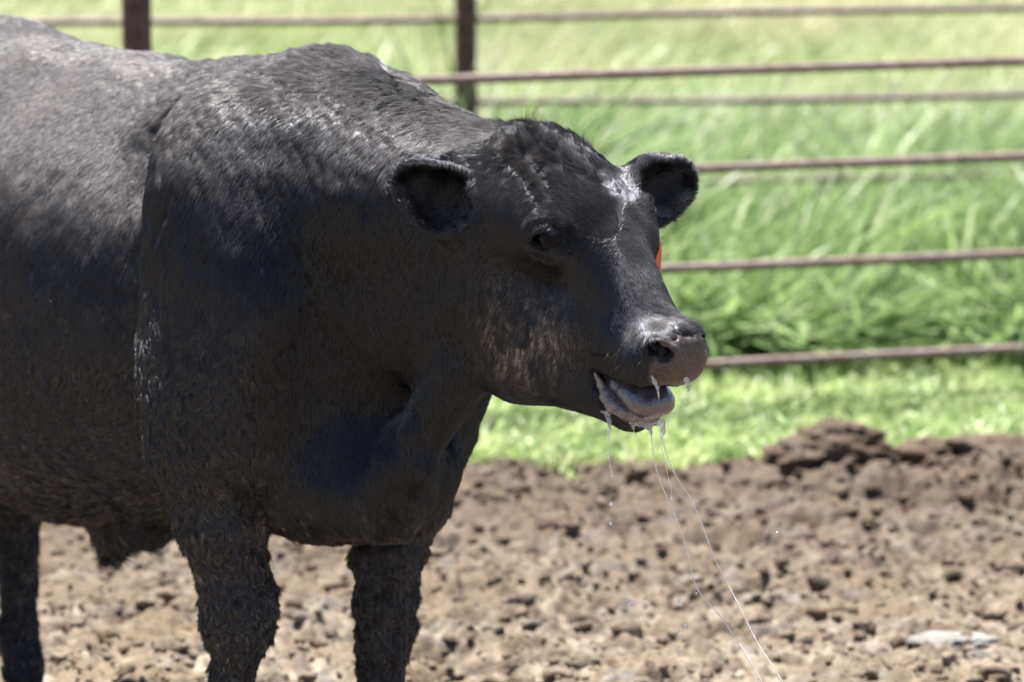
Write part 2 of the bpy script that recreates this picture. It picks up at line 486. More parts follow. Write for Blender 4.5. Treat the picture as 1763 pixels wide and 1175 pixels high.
# eyes
def uvball(c, r, N, name, mat, seg=24):
    th = np.linspace(0, math.pi, seg//2+1); ph = np.linspace(0, 2*math.pi, seg, endpoint=False)
    P = np.array([[math.sin(a)*math.cos(b), math.sin(a)*math.sin(b), math.cos(a)] for a in th for b in ph])*r
    i = np.arange(seg//2)[:, None]*seg; j = np.arange(seg)[None]; k = (j+1) % seg
    Fq = np.stack([i+j, i+seg+j, i+seg+k, i+k], -1).reshape(-1, 4)
    o = mesh_obj(name, P+c, Fq, mat); adopt(o, bull); return o
m = NT('eyeball'); pos = m.n('ShaderNodeNewGeometry').outputs['Position']
eye_m = m.finish(m.pbsdf(Base_Color=(.006, .006, .008), Roughness=.12, Specular_IOR_Level=.10, Coat_Weight=.0, Coat_Roughness=.05).outputs[0])
uvball(EYE_C, EYE_R, EN, 'eye', eye_m)
uvball(mirror(EYE_C), EYE_R, EN, 'eye', eye_m)

# wet flesh of the mouth
def flesh(name, col, col2, rough=.22, sc=90):
    m = NT(name); nn = m.noise(sc, 5, .6)
    b = m.pbsdf(Base_Color=m.ramp(nn, [(.35, col), (.7, col2)]), Roughness=rough, Specular_IOR_Level=.6, Subsurface_Weight=.15,
                Subsurface_Scale=.01, Normal=m.bump(m.noise(320, 3), .22, .002), Coat_Weight=.9, Coat_Roughness=.12)
    return m.finish(b.outputs[0])
def blob(name, prims, mat, h, parent, lo=None, hi=None, noise=0, lv=1):
    s = SDF()
    for p in prims: s.rc(*p)
    if noise:
        def f(P, d): return d-noise*fbm(P, 110, 3, 41)
        s.post.append(f)
    bb = [s.bounds(o) for o in s.ops]
    lo = np.min([b[0] for b in bb], 0)-.01; hi = np.max([b[1] for b in bb], 0)+.01
    v, f = s.mesh(lo, hi, h, lv)
    o = mesh_obj(name, v, f, mat)
    if parent: adopt(o, parent)
    return o
tg = [M(1046, 636, 0), M(1076, 658, 0), M(1101, 677, 0), M(1119, 689, 0), M(1126, 696, 0)]
tr = [.015, .018, .0205, .022, .021]
pr = []
for off in (-.017, .0, .017):
    for a, b_, ra, rb in zip(tg[:-1], tg[1:], tr[:-1], tr[1:]): pr.append((a+HL*off, b_+HL*off, ra, rb, .012))
tongue = blob('tongue', pr, flesh('tongue_skin', (.050, .046, .058), (.115, .100, .122), .12, 60), .0035, bull, noise=.0012)
lip = []
for sd in (-1, 1):
    P_ = [M(1050, 640, .034*sd), M(1066, 668, .033*sd), M(1082, 692, .030*sd), M(1104, 712, .022*sd), M(1122, 720, .006*sd)]
    r_ = [.006, .011, .013, .012, .009]
    for a, b_, ra, rb in zip(P_[:-1], P_[1:], r_[:-1], r_[1:]): lip.append((a, b_, ra, rb, .008))
mc = [hit(x, y)-EN*.007 for x, y in ((1020, 644), (1029, 664), (1040, 684), (1053, 700), (1070, 712), (1088, 720))]
for sd in (1, -1):
    q_ = [p if sd == 1 else mirror(p) for p in mc]
    for a, b_, ra, rb in zip(q_[:-1], q_[1:], [.003, .007, .011, .013, .011], [.007, .011, .013, .011, .006]): lip.append((a, b_, ra, rb, .006))
blob('lower_lip', lip, flesh('lip_skin', (.06, .050, .056), (.23, .20, .21), .2, 120), .003, bull, noise=.0012)

# ---- hair: real strands, laid along a flow drawn over the animal
FLOW = np.array([  # px, py, dx, dy(down), length mm, lift
 (30, 60, -1, .25, 17, .16), (150, 95, -1, .3, 17, .16), (100, 200, -.8, .5, 17, .14), (90, 320, -.5, .9, 18, .2), (30, 420, -.5, .9, 18, .15),
 (180, 300, -.45, .9, 17, .14), (220, 200, -.7, .7, 17, .14), (280, 140, -.9, .5, 16, .14), (350, 130, -.9, .5, 20, .2), (450, 110, -.9, .5, 30, .5),
 (540, 95, -.7, .1, 28, .6), (620, 100, -.5, .25, 30, .6), (700, 140, -.2, .7, 30, .5), (780, 185, -.3, .9, 26, .35), (840, 230, -.7, .7, 24, .3),
 (380, 190, -.55, .8, 17, .12), (300, 300, -.45, 1, 17, .12), (430, 260, -.45, 1, 16, .10), (520, 320, -.35, 1, 15, .09), (600, 250, -.5, 1, 18, .12),
 (560, 450, -.28, 1, 15, .08), (680, 350, -.3, 1, 15, .10), (640, 600, -.1, 1, 15, .09), (760, 520, -.2, 1, 14, .09), (790, 620, -.25, 1, 14, .1),
 (300, 480, -.25, 1, 19, .16), (290, 620, -.15, 1, 22, .2), (380, 560, .15, 1, 20, .16), (360, 700, .15, 1, 22, .2), (460, 660, .1, 1, 16, .1),
 (100, 500, -.15, 1, 20, .18), (60, 620, -.25, 1, 22, .2), (200, 620, -.05, 1, 20, .18), (100, 720, -.6, .8, 22, .2), (60, 800, -1, .3, 22, .2),
 (200, 800, -.9, .5, 24, .22), (240, 880, -.7, .7, 30, .4), (195, 925, -.1, 1, 45, .6), (110, 860, -.9, .3, 26, .35),
 (330, 820, .1, 1, 22, .2), (400, 900, .1, 1, 16, .22), (400, 1040, 0, 1, 14, .32), (400, 1150, 0, 1, 12, .25), (660, 980, -.05, 1, 14, .28),
 (660, 1120, 0, 1, 12, .25), (780, 780, -.2, 1, 14, .12), (700, 840, -.2, 1, 16, .12), (560, 870, .2, .8, 18, .25), (540, 760, .1, 1, 15, .12),
 (30, 900, 0, 1, 17, .2), (30, 1100, 0, 1, 15, .2),
 # head
 (900, 250, -.55, -.3, 32, .8), (905, 222, -.25, -1, 40, .95), (950, 225, -.3, -.8, 28, .6), (1010, 250, .1, -1, 24, .55), (960, 290, -.8, -.5, 28, .5),
 (1040, 290, -.2, -1, 16, .35), (1000, 330, -.85, -.55, 20, .25), (1080, 330, .5, -.8, 12, .2), (1030, 370, -.8, -.6, 15, .3), (1090, 380, .95, -.2, 11, .18),
 (1050, 392, -.8, -.5, 13, .45), (1074, 408, .9, .3, 11, .28), (1048, 425, -.6, .8, 11, .25), (1110, 430, .85, .5, 11, .16),
 (1100, 480, .45, .9, 11, .16), (1040, 480, -.2, 1, 10, .1), (1130, 530, .5, .85, 10, .17), (1080, 560, .1, 1, 9, .12), (1150, 560, .4, .9, 9, .2),
 (940, 345, -.7, .3, 14, .2), (900, 330, -.6, .8, 16, .2), (870, 300, -.5, .9, 20, .3), (850, 390, -.4, 1, 13, .12),
 (940, 470, -.4, 1, 9, .08), (880, 480, -.4, 1, 11, .1), (850, 560, -.35, 1, 13, .12), (920, 580, -.3, 1, 12, .15), (960, 640, -.6, .8, 10, .12),
 (900, 670, -.6, .6, 14, .25), (1000, 560, -.35, 1, 8, .08), (1010, 690, -.5, .6, 12, .3), (1070, 730, .1, 1, 12, .4), (1060, 600, -.1, 1, 6, .07),
 (1100, 640, .1, 1, 6, .15)], np.float32)
def flow_at(P, Nn):
    px, py = proj(P)
    dd = (px[:, None]-FLOW[:, 0])**2+(py[:, None]-FLOW[:, 1])**2
    wt = 1/(dd+150)**1.6; wt /= wt.sum(1)[:, None]
    f = wt@FLOW[:, 2:6]
    return f
def make_hair(name, density, seed):
    rng = np.random.default_rng(seed)
    tri = np.concatenate([F[:, [0, 1, 2]], F[:, [0, 2, 3]]])
    a, b_, c_ = V[tri[:, 0]], V[tri[:, 1]], V[tri[:, 2]]
    cr = np.cross(b_-a, c_-a); ar = np.linalg.norm(cr, axis=1)/2; fn = cr/(2*ar[:, None]+1e-12)
    cen = (a+b_+c_)/3
    view = nrm(np.array([0, 7.8, .9-CAMH]))
    vd = cen-np.array([0, 0, CAMH]); vd /= np.linalg.norm(vd, axis=1)[:, None]
    facing = -(fn*vd).sum(1)
    cpx, cpy = proj(cen)
    wgt = ar*density*np.where(facing > -.35, 1, .10)
    wgt *= np.where((cpx < -750) | (cpy > 1500), .12, np.where((cpx < -120) | (cpy > 1230), .6, 1))
    hr = cen-HO; hd = (cen[:, 0] > -.04) & (cen[:, 1] < 7.62)
    wgt *= np.where(hd, 2.2, 1)
    pd = pad[tri[:, 0]]; wgt *= (pd < .3)
    # bare skin: eyelids, nostril, inside of the mouth
    def far_from(pts, r):
        k = np.ones(len(cen))
        for p in pts: k *= sstep(np.linalg.norm(cen-p, axis=1), r*.75, r)
        return k
    eyes = [EYE_C, mirror(EYE_C)]
    wgt *= far_from(eyes, .0245)*far_from([n1, n2, n3, mirror(n1), mirror(n2)], .017)
    wgt *= far_from([M(x, y, l) for x, y, r in ((1050, 665, 0), (1080, 682, 0), (1110, 692, 0)) for l in (-.03, 0, .03)], .027)
    n = rng.poisson(wgt)
    t = np.repeat(np.arange(len(tri)), n)
    u, v = rng.random(len(t)), rng.random(len(t)); fl = u+v > 1; u[fl], v[fl] = 1-u[fl], 1-v[fl]
    P = (a[t]+(b_[t]-a[t])*u[:, None]+(c_[t]-a[t])*v[:, None]).astype(np.float32)
    N = VN[tri[t, 0]]*(1-u-v)[:, None]+VN[tri[t, 1]]*u[:, None]+VN[tri[t, 2]]*v[:, None]
    N /= np.linalg.norm(N, axis=1)[:, None]+1e-9
    fl_ = np.concatenate([flow_at(P[q:q+60000], None) for q in range(0, len(P), 60000)])
    px, py = proj(P)
    D = np.stack([fl_[:, 0], np.zeros(len(P)), -fl_[:, 1]], 1)
    D -= N*(D*N).sum(1)[:, None]; D /= np.linalg.norm(D, axis=1)[:, None]+1e-6
    ln, lift = fl_[:, 2]*.001, fl_[:, 3].copy()
    # ears: hair runs outward from the middle of the cup over the rim
    kind = np.zeros(len(P))
    for mid, ax, sd_, fc, L in (EARL, EARR):
        q = P-mid; e1, e2, e3 = q@ax, q@sd_, q@fc
        ine = (np.abs(e1) < L*.62) & (np.abs(e2) < .075) & (np.abs(e3) < .06) & ((e1 > -.035))
        front = (N@fc) > .15
        rad = ax*(e1/L)[:, None]*1.2+sd_*(e2/.06)[:, None]+ax*.35
        rad -= N*(rad*N).sum(1)[:, None]; rad /= np.linalg.norm(rad, axis=1)[:, None]+1e-6
        D[ine] = rad[ine]
        rimd = np.sqrt((e1/(L*.5))**2+(e2/.06)**2)
        ln[ine] = np.where(front, .012, .013)[ine]+.012*np.clip(rimd-.75, 0, .5)[ine]
        lift[ine] = np.where(front, .45, .3)[ine]
        kind[ine & front] = 1
    # locks: neighbouring hairs lean and bend together
    wet = sstep(P[:, 2], .95, .6)*(1-hd[t]*1.0)
    T = np.cross(N, D)
    ln1 = fbm(P, 26, 2, 51); ln2 = fbm(P, 75, 2, 52); ln3 = vnoise(P, 190, 53)
    curl = sstep(py, 430, 620)*(px < 440)+sstep(py, 900, 960)*(px > 440)
    poll = np.exp(-(((px-950)/75)**2+((py-275)/55)**2))*(hd[t])
    ang = .22*ln1+(.34+.7*curl+1.1*poll)*ln2+(.22+.45*curl+.2*poll)*ln3+rng.normal(0, .10, len(P))
    D = D*np.cos(ang)[:, None]+T*np.sin(ang)[:, None]
    T = np.cross(N, D)
    lift = lift*(.85+.3*vnoise(P, 60, 61))+rng.normal(0, .05, len(P))+.05+.15*curl*np.maximum(0, vnoise(P, 130, 62))
    ln = ln*(1+.25*vnoise(P, 90, 63))*rng.uniform(.7, 1.15, len(P))
    bend = .5*vnoise(P, 120, 71)+(1.6*curl+1.0*poll)*(hash3(*np.floor(P/.008).T.astype(np.int64), 31)-.5)
    K = 5
    rootoff = .0001-.0008*sstep(ln, .0105, .0135)-.0004*hd[t]*(px < 1040)
    # clumping into locks
    cs = .0065+.0035*curl[:, None]
    ci = np.floor(P/cs); jit = np.stack([hash3(*ci.T.astype(np.int64), s) for s in (5, 6, 7)], 1)
    cc = (ci+.2+.6*jit)*cs; hsh = hash3(*ci.T.astype(np.int64), 9)
    mat = np.clip(.16+.70*curl+.35*poll+.25*(ln > .022)-.2*hd[t], 0, .92)
    pull = (cc-P); pull -= N*(pull*N).sum(1)[:, None]
    ca = (hsh-.5)*(.5+1.5*curl+.9*poll)*mat; D = D*np.cos(ca)[:, None]+np.cross(N, D)*np.sin(ca)[:, None]; T = np.cross(N, D)
    ln = ln*(1+.5*mat*(jit[:, 0]-.5)); lift = np.clip(lift+.35*mat*(jit[:, 1]-.5), .06, 1.3)
    s_ = np.linspace(0, 1, K)
    pts = np.empty((len(P), K, 3), np.float32)
    cl, sl_ = np.cos(lift), np.sin(np.clip(lift, .02, 1.4))
    for i, t_ in enumerate(s_):
        up = sl_*(t_-.45*t_*t_)                        # rises, then lies over
        side = bend*.35*t_*t_
        pts[:, i] = P+N*rootoff[:, None]+(D*(cl*t_)[:, None]+N*up[:, None]+T*side[:, None])*ln[:, None]+pull*(mat*t_**.8)[:, None]
    hc = bpy.data.hair_curves.new(name)
    hc.add_curves([K]*len(P))
    hc.attributes['position'].data.foreach_set('vector', pts.ravel())
    rr = np.tile(np.array([1, .95, .8, .55, .12]), (len(P), 1))*(rng.uniform(.20, .38, len(P))*.001*(1+.25*curl+0*px))[:, None]
    ra = hc.attributes.get('radius') or hc.attributes.new('radius', 'FLOAT', 'POINT')
    ra.data.foreach_set('value', rr.astype(np.float32).ravel())
    mm = mudmap(P, px, py)
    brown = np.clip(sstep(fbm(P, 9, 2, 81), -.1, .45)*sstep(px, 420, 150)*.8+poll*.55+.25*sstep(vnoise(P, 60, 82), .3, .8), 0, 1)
    dust_sheen = sstep(N[:, 2], .25, .75)*sstep(px, 420, 150)*(.60+.5*fbm(P, 14, 3, 91))+sstep(px+py*1.2, 420, 150)*.5*sstep(N[:, 2], .4, .8)+(.62+.40*fbm(P, 9, 3, 93))*sstep(N[:, 2], .18, .75)*(P[:, 1] > 7.55)+(.20+.36*sstep(px, 1040, 1080)*(.35+.65*sstep(py, 340, 430))-.20*sstep(py, 500, 560))*sstep(N[:, 2], .05, .5)*(1-sstep(P[:, 1], 7.5, 7.6))*(.65+.5*vnoise(P, 40, 92))  # dust on the back; sunlit sheen painted in on hump, shoulder and head
    Ps = P*np.array([1, 1, .45], np.float32)
    fl1 = np.exp(-(((px-912)/54)**2+((py-590)/60)**2))*1.7+np.exp(-(((px-848)/30)**2+((py-535)/55)**2))*.5+.18*((px > 620) & (px < 790) & (py > 860) & (P[:, 1] > 7.6))
    fl1 *= (.25+.75*sstep(fbm(Ps, 210, 2, 4), -.02, .3))*sstep(fbm(Ps, 60, 2, 14), -.25, .25)*(rng.random(len(P)) < .75)
    fl2 = (sstep(P[:, 2], .80, .55)*sstep(P[:, 0], -.30, -.45)*.45+sstep(P[:, 2], .60, .5)*.18)*sstep(vnoise(P, 130, 44), .45, .8)
    fleck = np.clip(np.maximum(fl1, fl2)*rng.uniform(.5, 1.2, len(P)), 0, 1)
    dust_sheen = dust_sheen*sstep(P[:, 2], .7, .85)
    for nm, vals in (('fleck', fleck), ('dust_sheen', np.clip(dust_sheen, 0, 1)), ('mud', mm), ('brown', brown), ('rnd', rng.random(len(P)))):
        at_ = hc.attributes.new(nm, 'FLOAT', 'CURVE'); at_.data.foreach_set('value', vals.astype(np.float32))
    o = bpy.data.objects.new(name, hc); C.objects.link(o)
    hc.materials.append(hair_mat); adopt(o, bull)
    print(name, len(P), time.time()-T0)
    return o
VN = np.zeros_like(V)
body.data.vertices.foreach_get('normal', (tmp := np.empty(len(V)*3, np.float32))); VN = tmp.reshape(-1, 3)
m = NT('black_hair')
hi = m.n('ShaderNodeHairInfo')
mud = m.at('mud').outputs['Fac']; brn = m.at('brown').outputs['Fac']; rnd = m.at('rnd').outputs['Fac']
base = m.mix(m.math('POWER', rnd, 3), (.0009, .0009, .0014), (.010, .0078, .0074))
base = m.mix(m.math('MULTIPLY', brn, hi.outputs['Intercept']), base, (.050, .028, .018))
tip = m.ramp(rnd, [(0, (.016, .012, .010)), (.6, (.070, .052, .040)), (.85, (.14, .105, .08)), (1, (.32, .25, .19))])
fm = m.math('MULTIPLY', mud, m.math('MULTIPLY', m.math('ADD', m.math('MULTIPLY', hi.outputs['Intercept'], .6), .4), m.math('ADD', rnd, .35)))
base = m.mix(fm, base, tip)
ds = m.math('MULTIPLY', m.at('dust_sheen').outputs['Fac'], m.math('ADD', m.math('MULTIPLY', rnd, .7), .25))
base = m.mix(ds, base, (.62, .575, .56))  # pale back dust, and sun sheen painted into other upward-facing hair
base = m.mix(m.at('fleck').outputs['Fac'], base, m.ramp(rnd, [(0, (.30, .22, .16)), (1, (.88, .69, .54))]))
b = m.pbsdf(Base_Color=base, Roughness=.20, Specular_IOR_Level=.27)
hb = m.n('ShaderNodeBsdfHair', {'Color': (.105, .115, .15, 1), 'RoughnessU': .10, 'RoughnessV': .6, 'Offset': .03}, component='Reflection')
mx = m.n('ShaderNodeMixShader', {0: .30})
m.t.links.new(b.outputs[0], mx.inputs[1]); m.t.links.new(hb.outputs[0], mx.inputs[2])
hair_mat = m.finish(mx.outputs[0])
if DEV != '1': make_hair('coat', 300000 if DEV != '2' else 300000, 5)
# ================================================================== ear tag, drool, whiskers
def box_mesh(c, ax, half, bev=.003):
    """rounded flat plate: axes rows (w, h, n)"""
    n = 10; pts = []
    r = min(half[0], half[1])*.45
    for qx, qy, a0 in ((1, 1, 0), (-1, 1, 90), (-1, -1, 180), (1, -1, 270)):
        for k in range(n+1):
            a = R(a0+90*k/n); pts.append(((half[0]-r)*qx+r*math.cos(a), (half[1]-r)*qy+r*math.sin(a)))
    V_ = []; m_ = len(pts)
    for z, sh in ((-half[2], .96), (-half[2]*.5, 1), (half[2]*.5, 1), (half[2], .96)):
        for x, y in pts: V_.append(c+ax[0]*x*sh+ax[1]*y*sh+ax[2]*z)
    F_ = []
    for l in range(3):
        for k in range(m_): F_.append([l*m_+k, l*m_+(k+1) % m_, (l+1)*m_+(k+1) % m_, (l+1)*m_+k])
    V_ += [c-ax[2]*half[2], c+ax[2]*half[2]]; a, b = len(V_)-2, len(V_)-1
    for k in range(0, m_, 2):
        F_.append([a, (k+2) % m_, k+1, k]); F_.append([b, 3*m_+k, 3*m_+k+1, 3*m_+(k+2) % m_])
    return V_, F_
m = NT('tag_plastic')
tagm = m.finish(m.pbsdf(Base_Color=m.ramp(m.noise(60, 4), [(.3, (.85, .15, .07)), (.7, (.95, .22, .12))]), Roughness=.38, Subsurface_Weight=.2, Subsurface_Scale=.01).outputs[0])
m = NT('tag_ink'); inkm = m.finish(m.pbsdf(Base_Color=(.012, .012, .014), Roughness=.5).outputs[0])
tD = Dr+.02
tc = Wp(1114, 443, tD); tax = (nrm([1, .25, 0]), nrm([.03, 0, 1]), nrm([-.25, 1, 0]))
v_, f_ = box_mesh(tc, tax, (.0245, .0275, .0012))
tg_o = mesh_obj('ear_tag', v_, f_, tagm); adopt(tg_o, bull)
def polytube(name, pts, rad, mat, parent, seg=6, smooth=True, link=True):
    pts = np.array(pts, float); n = len(pts)
    rad = np.array(rad, float) if hasattr(rad, '__len__') else np.full(n, rad)
    tg_ = np.gradient(pts, axis=0); tg_ /= np.linalg.norm(tg_, axis=1)[:, None]
    ref = np.array([0, 1, 0.]) if abs(tg_[0][1]) < .8 else np.array([0, 0, 1.])
    a = np.cross(tg_, ref); a /= np.linalg.norm(a, axis=1)[:, None]; b = np.cross(tg_, a)
    th = np.linspace(0, 2*math.pi, seg, endpoint=False)
    V_ = (pts[:, None]+rad[:, None, None]*(a[:, None]*np.cos(th)[None, :, None]+b[:, None]*np.sin(th)[None, :, None])).reshape(-1, 3)
    i = np.arange(n-1)[:, None]*seg; j = np.arange(seg)[None]; k = (j+1) % seg
    F_ = np.stack([i+j, i+k, i+seg+k, i+seg+j], -1).reshape(-1, 4)
    caps = []
    V_ = np.concatenate([V_, pts[:1], pts[-1:]])
    for q in range(0, seg, 2):
        caps.append([len(V_)-2, (q+2) % seg, q+1, q]); o_ = (n-1)*seg
        caps.append([len(V_)-1, o_+q, o_+q+1, o_+(q+2) % seg])
    F_ = np.concatenate([F_, caps])
    if not link: return V_, F_
    o = mesh_obj(name, V_, F_, mat)
    if parent: adopt(o, parent)
    return o
# digit on the tag: one thick stroke and a bar
st = [tc+tax[0]*.011+tax[1]*y-tax[2]*.0016+tax[0]*x for x, y in ((.0, -.021), (.003, -.008), (.008, .008), (-.006, .009), (-.014, .009))]
k_ = polytube('marking', st, .0022, inkm, tg_o, 8); k_.parent = tg_o; k_.matrix_parent_inverse = (bull.matrix_basis).inverted()
polytube('tag_stud', [tc+tax[1]*.022-tax[2]*.004, tc+tax[1]*.03+np.array([-.004, .004, .02])], .004, inkm, bull, 8)

m = NT('saliva')
f_n = m.noise(420, 4)
gl = m.pbsdf(Base_Color=(.80, .82, .84), Roughness=.10, Transmission_Weight=.9, IOR=1.34, Specular_IOR_Level=.6)
df = m.pbsdf(Base_Color=(.78, .78, .79), Roughness=.2, Subsurface_Weight=.3, Subsurface_Scale=.004, Normal=m.bump(f_n, .6, .001))
mx = m.n('ShaderNodeMixShader', {0: m.ramp(f_n, [(.35, (.08,)*3), (.65, (.55,)*3)])})
m.t.links.new(gl.outputs[0], mx.inputs[1]); m.t.links.new(df.outputs[0], mx.inputs[2])
foam = m.finish(mx.outputs[0])
m = NT('saliva_thread')
th_m = m.finish(m.pbsdf(Base_Color=(.95, .95, .96), Roughness=.15, Transmission_Weight=.0, IOR=1.34, Specular_IOR_Level=1.0).outputs[0])
LD = M(1120, 725, 0)[1]-.012               # depth of the lower lip's near edge
def chain_p(pts, rads, k=.004): return [(a, b, ra, rb, k) for a, b, ra, rb in zip(pts[:-1], pts[1:], rads[:-1], rads[1:])]
dl = lambda x, y, d=0: Wp(x, y, LD+d)
pr = chain_p([M(1036, 668, -.036), M(1040, 690, -.036), dl(1046, 712, .02), dl(1049, 728, .015), dl(1050, 742, .015)], [.002, .004, .005, .003, .001])
pr += chain_p([dl(1052, 714, .02), dl(1070, 712, .012), dl(1084, 722, .008), dl(1090, 735, .008), dl(1091, 744, .008)], [.004, .004, .006, .003, .0006])
pr += chain_p([dl(1080, 716, .01), dl(1100, 728, .006), dl(1116, 732, .005), dl(1121, 744, .005), dl(1122, 752, .005)], [.004, .006, .006, .002, .0006])
pr += chain_p([dl(1112, 730, .006), dl(1128, 728, .008), dl(1140, 728, .008), dl(1142, 742, .008), dl(1142, 752, .008)], [.004, .005, .005, .003, .0006])
blob('drool', pr, foam, .0022, bull, noise=.0012)
pD = M(1185, 650, .02)[1]-.02
pr = chain_p([Wp(1182, 655, pD), Wp(1185, 664, pD), Wp(1186, 676, pD)], [.005, .003, .0006])
blob('drool', pr, foam, .0016, bull)
nD = hit(1128, 640)[1]
pr = chain_p([Wp(1122, 648, nD-.002), Wp(1127, 658, nD-.003), Wp(1132, 668, nD-.006), Wp(1136, 694, nD-.008)], [.0012, .003, .002, .0005])
blob('drool', pr, foam, .0016, bull)
def smooth_path(pts, n=8):
    p = np.array(pts, float); p = np.vstack([2*p[0]-p[1], p, 2*p[-1]-p[-2]]); out = []
    for i in range(1, len(p)-2):
        for t in np.linspace(0, 1, n, endpoint=False):
            a, b, c, d = p[i-1:i+3]
            out.append(.5*((2*b)+(-a+c)*t+(2*a-5*b+4*c-d)*t*t+(-a+3*b-3*c+d)*t**3))
    out.append(p[-2]); return np.array(out)
def thread(px, r, d0=0, d1=0, parent=None):
    n = len(px); P_ = [Wp(x, y, LD+d0+(d1-d0)*i/(n-1)) for i, (x, y) in enumerate(px)]
    P_ = smooth_path(P_); rr = r*(1+.35*np.sin(np.arange(len(P_))*1.7)+.2*np.sin(np.arange(len(P_))*.63))
    return polytube('drool_string', P_, rr, th_m, bull, 6)
thread([(1121, 748), (1128, 800), (1145, 850), (1165, 895), (1182, 945), (1192, 990), (1197, 1005), (1208, 1025), (1240, 1062), (1280, 1120), (1312, 1176), (1345, 1236), (1372, 1300)], .00078, .005, -.10)
thread([(1139, 750), (1150, 790), (1170, 830), (1190, 860), (1213, 915), (1232, 965), (1255, 1010), (1278, 1055), (1300, 1100), (1320, 1132), (1348, 1176), (1380, 1236), (1405, 1290)], .00078, .008, -.10)
thread([(1136, 738), (1140, 775), (1149, 815), (1155, 840), (1156, 856)], .0005, .008, 0)
thread([(1050, 738), (1047, 765), (1048, 790), (1053, 818)], .0006, .015, .01)
thread([(1050, 730), (1049, 742), (1048, 756)], .0012, .015, .015)
thread([(1091, 742), (1094, 752), (1100, 758)], .0004, .008, .008)
P_ = smooth_path([Wp(x, y, pD) for x, y in ((1186, 674), (1182, 688), (1174, 702), (1164, 712), (1158, 716))])
polytube('drool_string', P_, .0004, th_m, bull, 6)
# beads at the ends of the strings, and drops in the air
def bead(name, px, py, r, st=1.25, parent=None, dd=0):
    c = Wp(px, py, LD+dd); th = np.linspace(0, math.pi, 9); ph = np.linspace(0, 2*math.pi, 12, endpoint=False)
    P_ = np.array([[math.sin(a)*math.cos(b), math.sin(a)*math.sin(b), st*math.cos(a)*(1+.15*math.cos(a))] for a in th for b in ph])*r
    i = np.arange(8)[:, None]*12; j = np.arange(12)[None]; k = (j+1) % 12
    r_ = r
    o = mesh_obj(name, P_*1.15+(c if parent else 0), np.stack([i+j, i+12+j, i+12+k, i+k], -1).reshape(-1, 4), th_m)
    if parent: adopt(o, parent)
    else: o.location = c
    return o
for x, y, r in ((1156, 858, .0022), (1054, 820, .002), (1192, 988, .0012)): bead('drool_bead', x, y, r, parent=bull)
DROPS = [(1052, 868, .0030, 1.1, 'upper of two lone saliva drops hanging in air below the bull\'s chin'),
         (1051, 902, .0018, 1.5, 'lower of two lone saliva drops in air below the bull\'s chin'),
         (1156, 901, .0026, 1.1, 'round clear saliva drop just left of the long drool string, under the short one'),
         (1169, 1038, .0034, 1.3, 'largest white saliva drop, falling left of the bend in the drool string'),
         (1083, 1041, .0021, 1.5, 'left one of a close pair of small falling saliva drops, far left of the strings'),
         (1088, 1038, .0018, 1.6, 'right one of a close pair of small falling saliva drops, far left of the strings'),
         (1176, 944, .0014, 1.0, 'tiny saliva drop touching the left side of the long drool string'),
         (1180, 1001, .0014, 1.5, 'tiny saliva drop just above the largest falling drop'),
         (1199, 1022, .0013, 1.2, 'tiny saliva drop right under the bend of the left drool string'),
         (1179, 1078, .0018, 1.7, 'small stretched saliva drop below the largest drop, rightmost of the falling column'),
         (1170, 1086, .0018, 1.7, 'small stretched saliva drop beside and left of another, above the bottom drops'),
         (1172, 1096, .0012, 1.9, 'thin streak of saliva drop in the middle of the falling column'),
         (1173, 1126, .0022, 1.6, 'white saliva drop low in the falling column, second largest there'),
         (1174, 1157, .0012, 1.6, 'very small saliva drop next to the bottom edge'),
         (1168, 1163, .0012, 1.9, 'very small stretched saliva drop, lowest of all in view'),
         (1338, 917, .0012, 1.0, 'single tiny saliva fleck alone in the air to the right of the strings')]
for x, y, r, s_, lab in DROPS:
    tag(bead('saliva_drop', x, y, r, s_), lab, 'drop', 'drops of saliva falling from the mouth')
# whiskers and lashes
wh = bpy.data.hair_curves.new('whiskers'); L_ = []
rng = np.random.default_rng(3)
def wisp(p, d, ln, r, grav=.3):
    d = nrm(d); s_ = np.linspace(0, 1, 7)
    L_.append((np.array([p+d*ln*t+np.array([0, 0, -grav*ln*t*t]) for t in s_]), r))
for x, y, dx, dz, ln in ((1207, 622, 1, -.05, .045), (1207, 626, 1, .12, .04), (1206, 632, 1, -.2, .04), (1200, 600, .8, .5, .02), (1208, 612, 1, .25, .03), (1204, 642, .9, -.6, .02)):
    wisp(M(x-22, y, .03), [dx, -.1, dz], ln, .00016, .0)
for i in range(46):
    x, y = rng.uniform(1015, 1112), rng.uniform(600, 655)
    wisp(hit(x, y)-0*EN, [-.4*rng.random()-.3, -.6, -rng.random()*.8-.1], rng.uniform(.010, .024), .00013)
for i in range(40):
    x, y = rng.uniform(1030, 1120), rng.uniform(715, 735)
    wisp(hit(min(x, 1100), min(y, 728)), [rng.uniform(-.3, .5), -.3, -1], rng.uniform(.008, .022), .00013)
for i in range(26):
    t = rng.random(); p = hit(916+46*t, 401-14*math.sin(t*3.1))
    wisp(p, [-.35+.7*t, -1.0, -.35+.15*t], rng.uniform(.010, .017), .00016, -.1)
for i in range(240):                        # fringe on the far and near ears
    a = rng.uniform(0, 6.28)
    mid, ax, sd_, fc, L = EARR if i % 2 else EARL
    p = mid+ax*math.cos(a)*L*.45+sd_*math.sin(a)*.056; wisp(p, ax*math.cos(a)+sd_*math.sin(a)+fc*.3, rng.uniform(.010, .026), .00016)
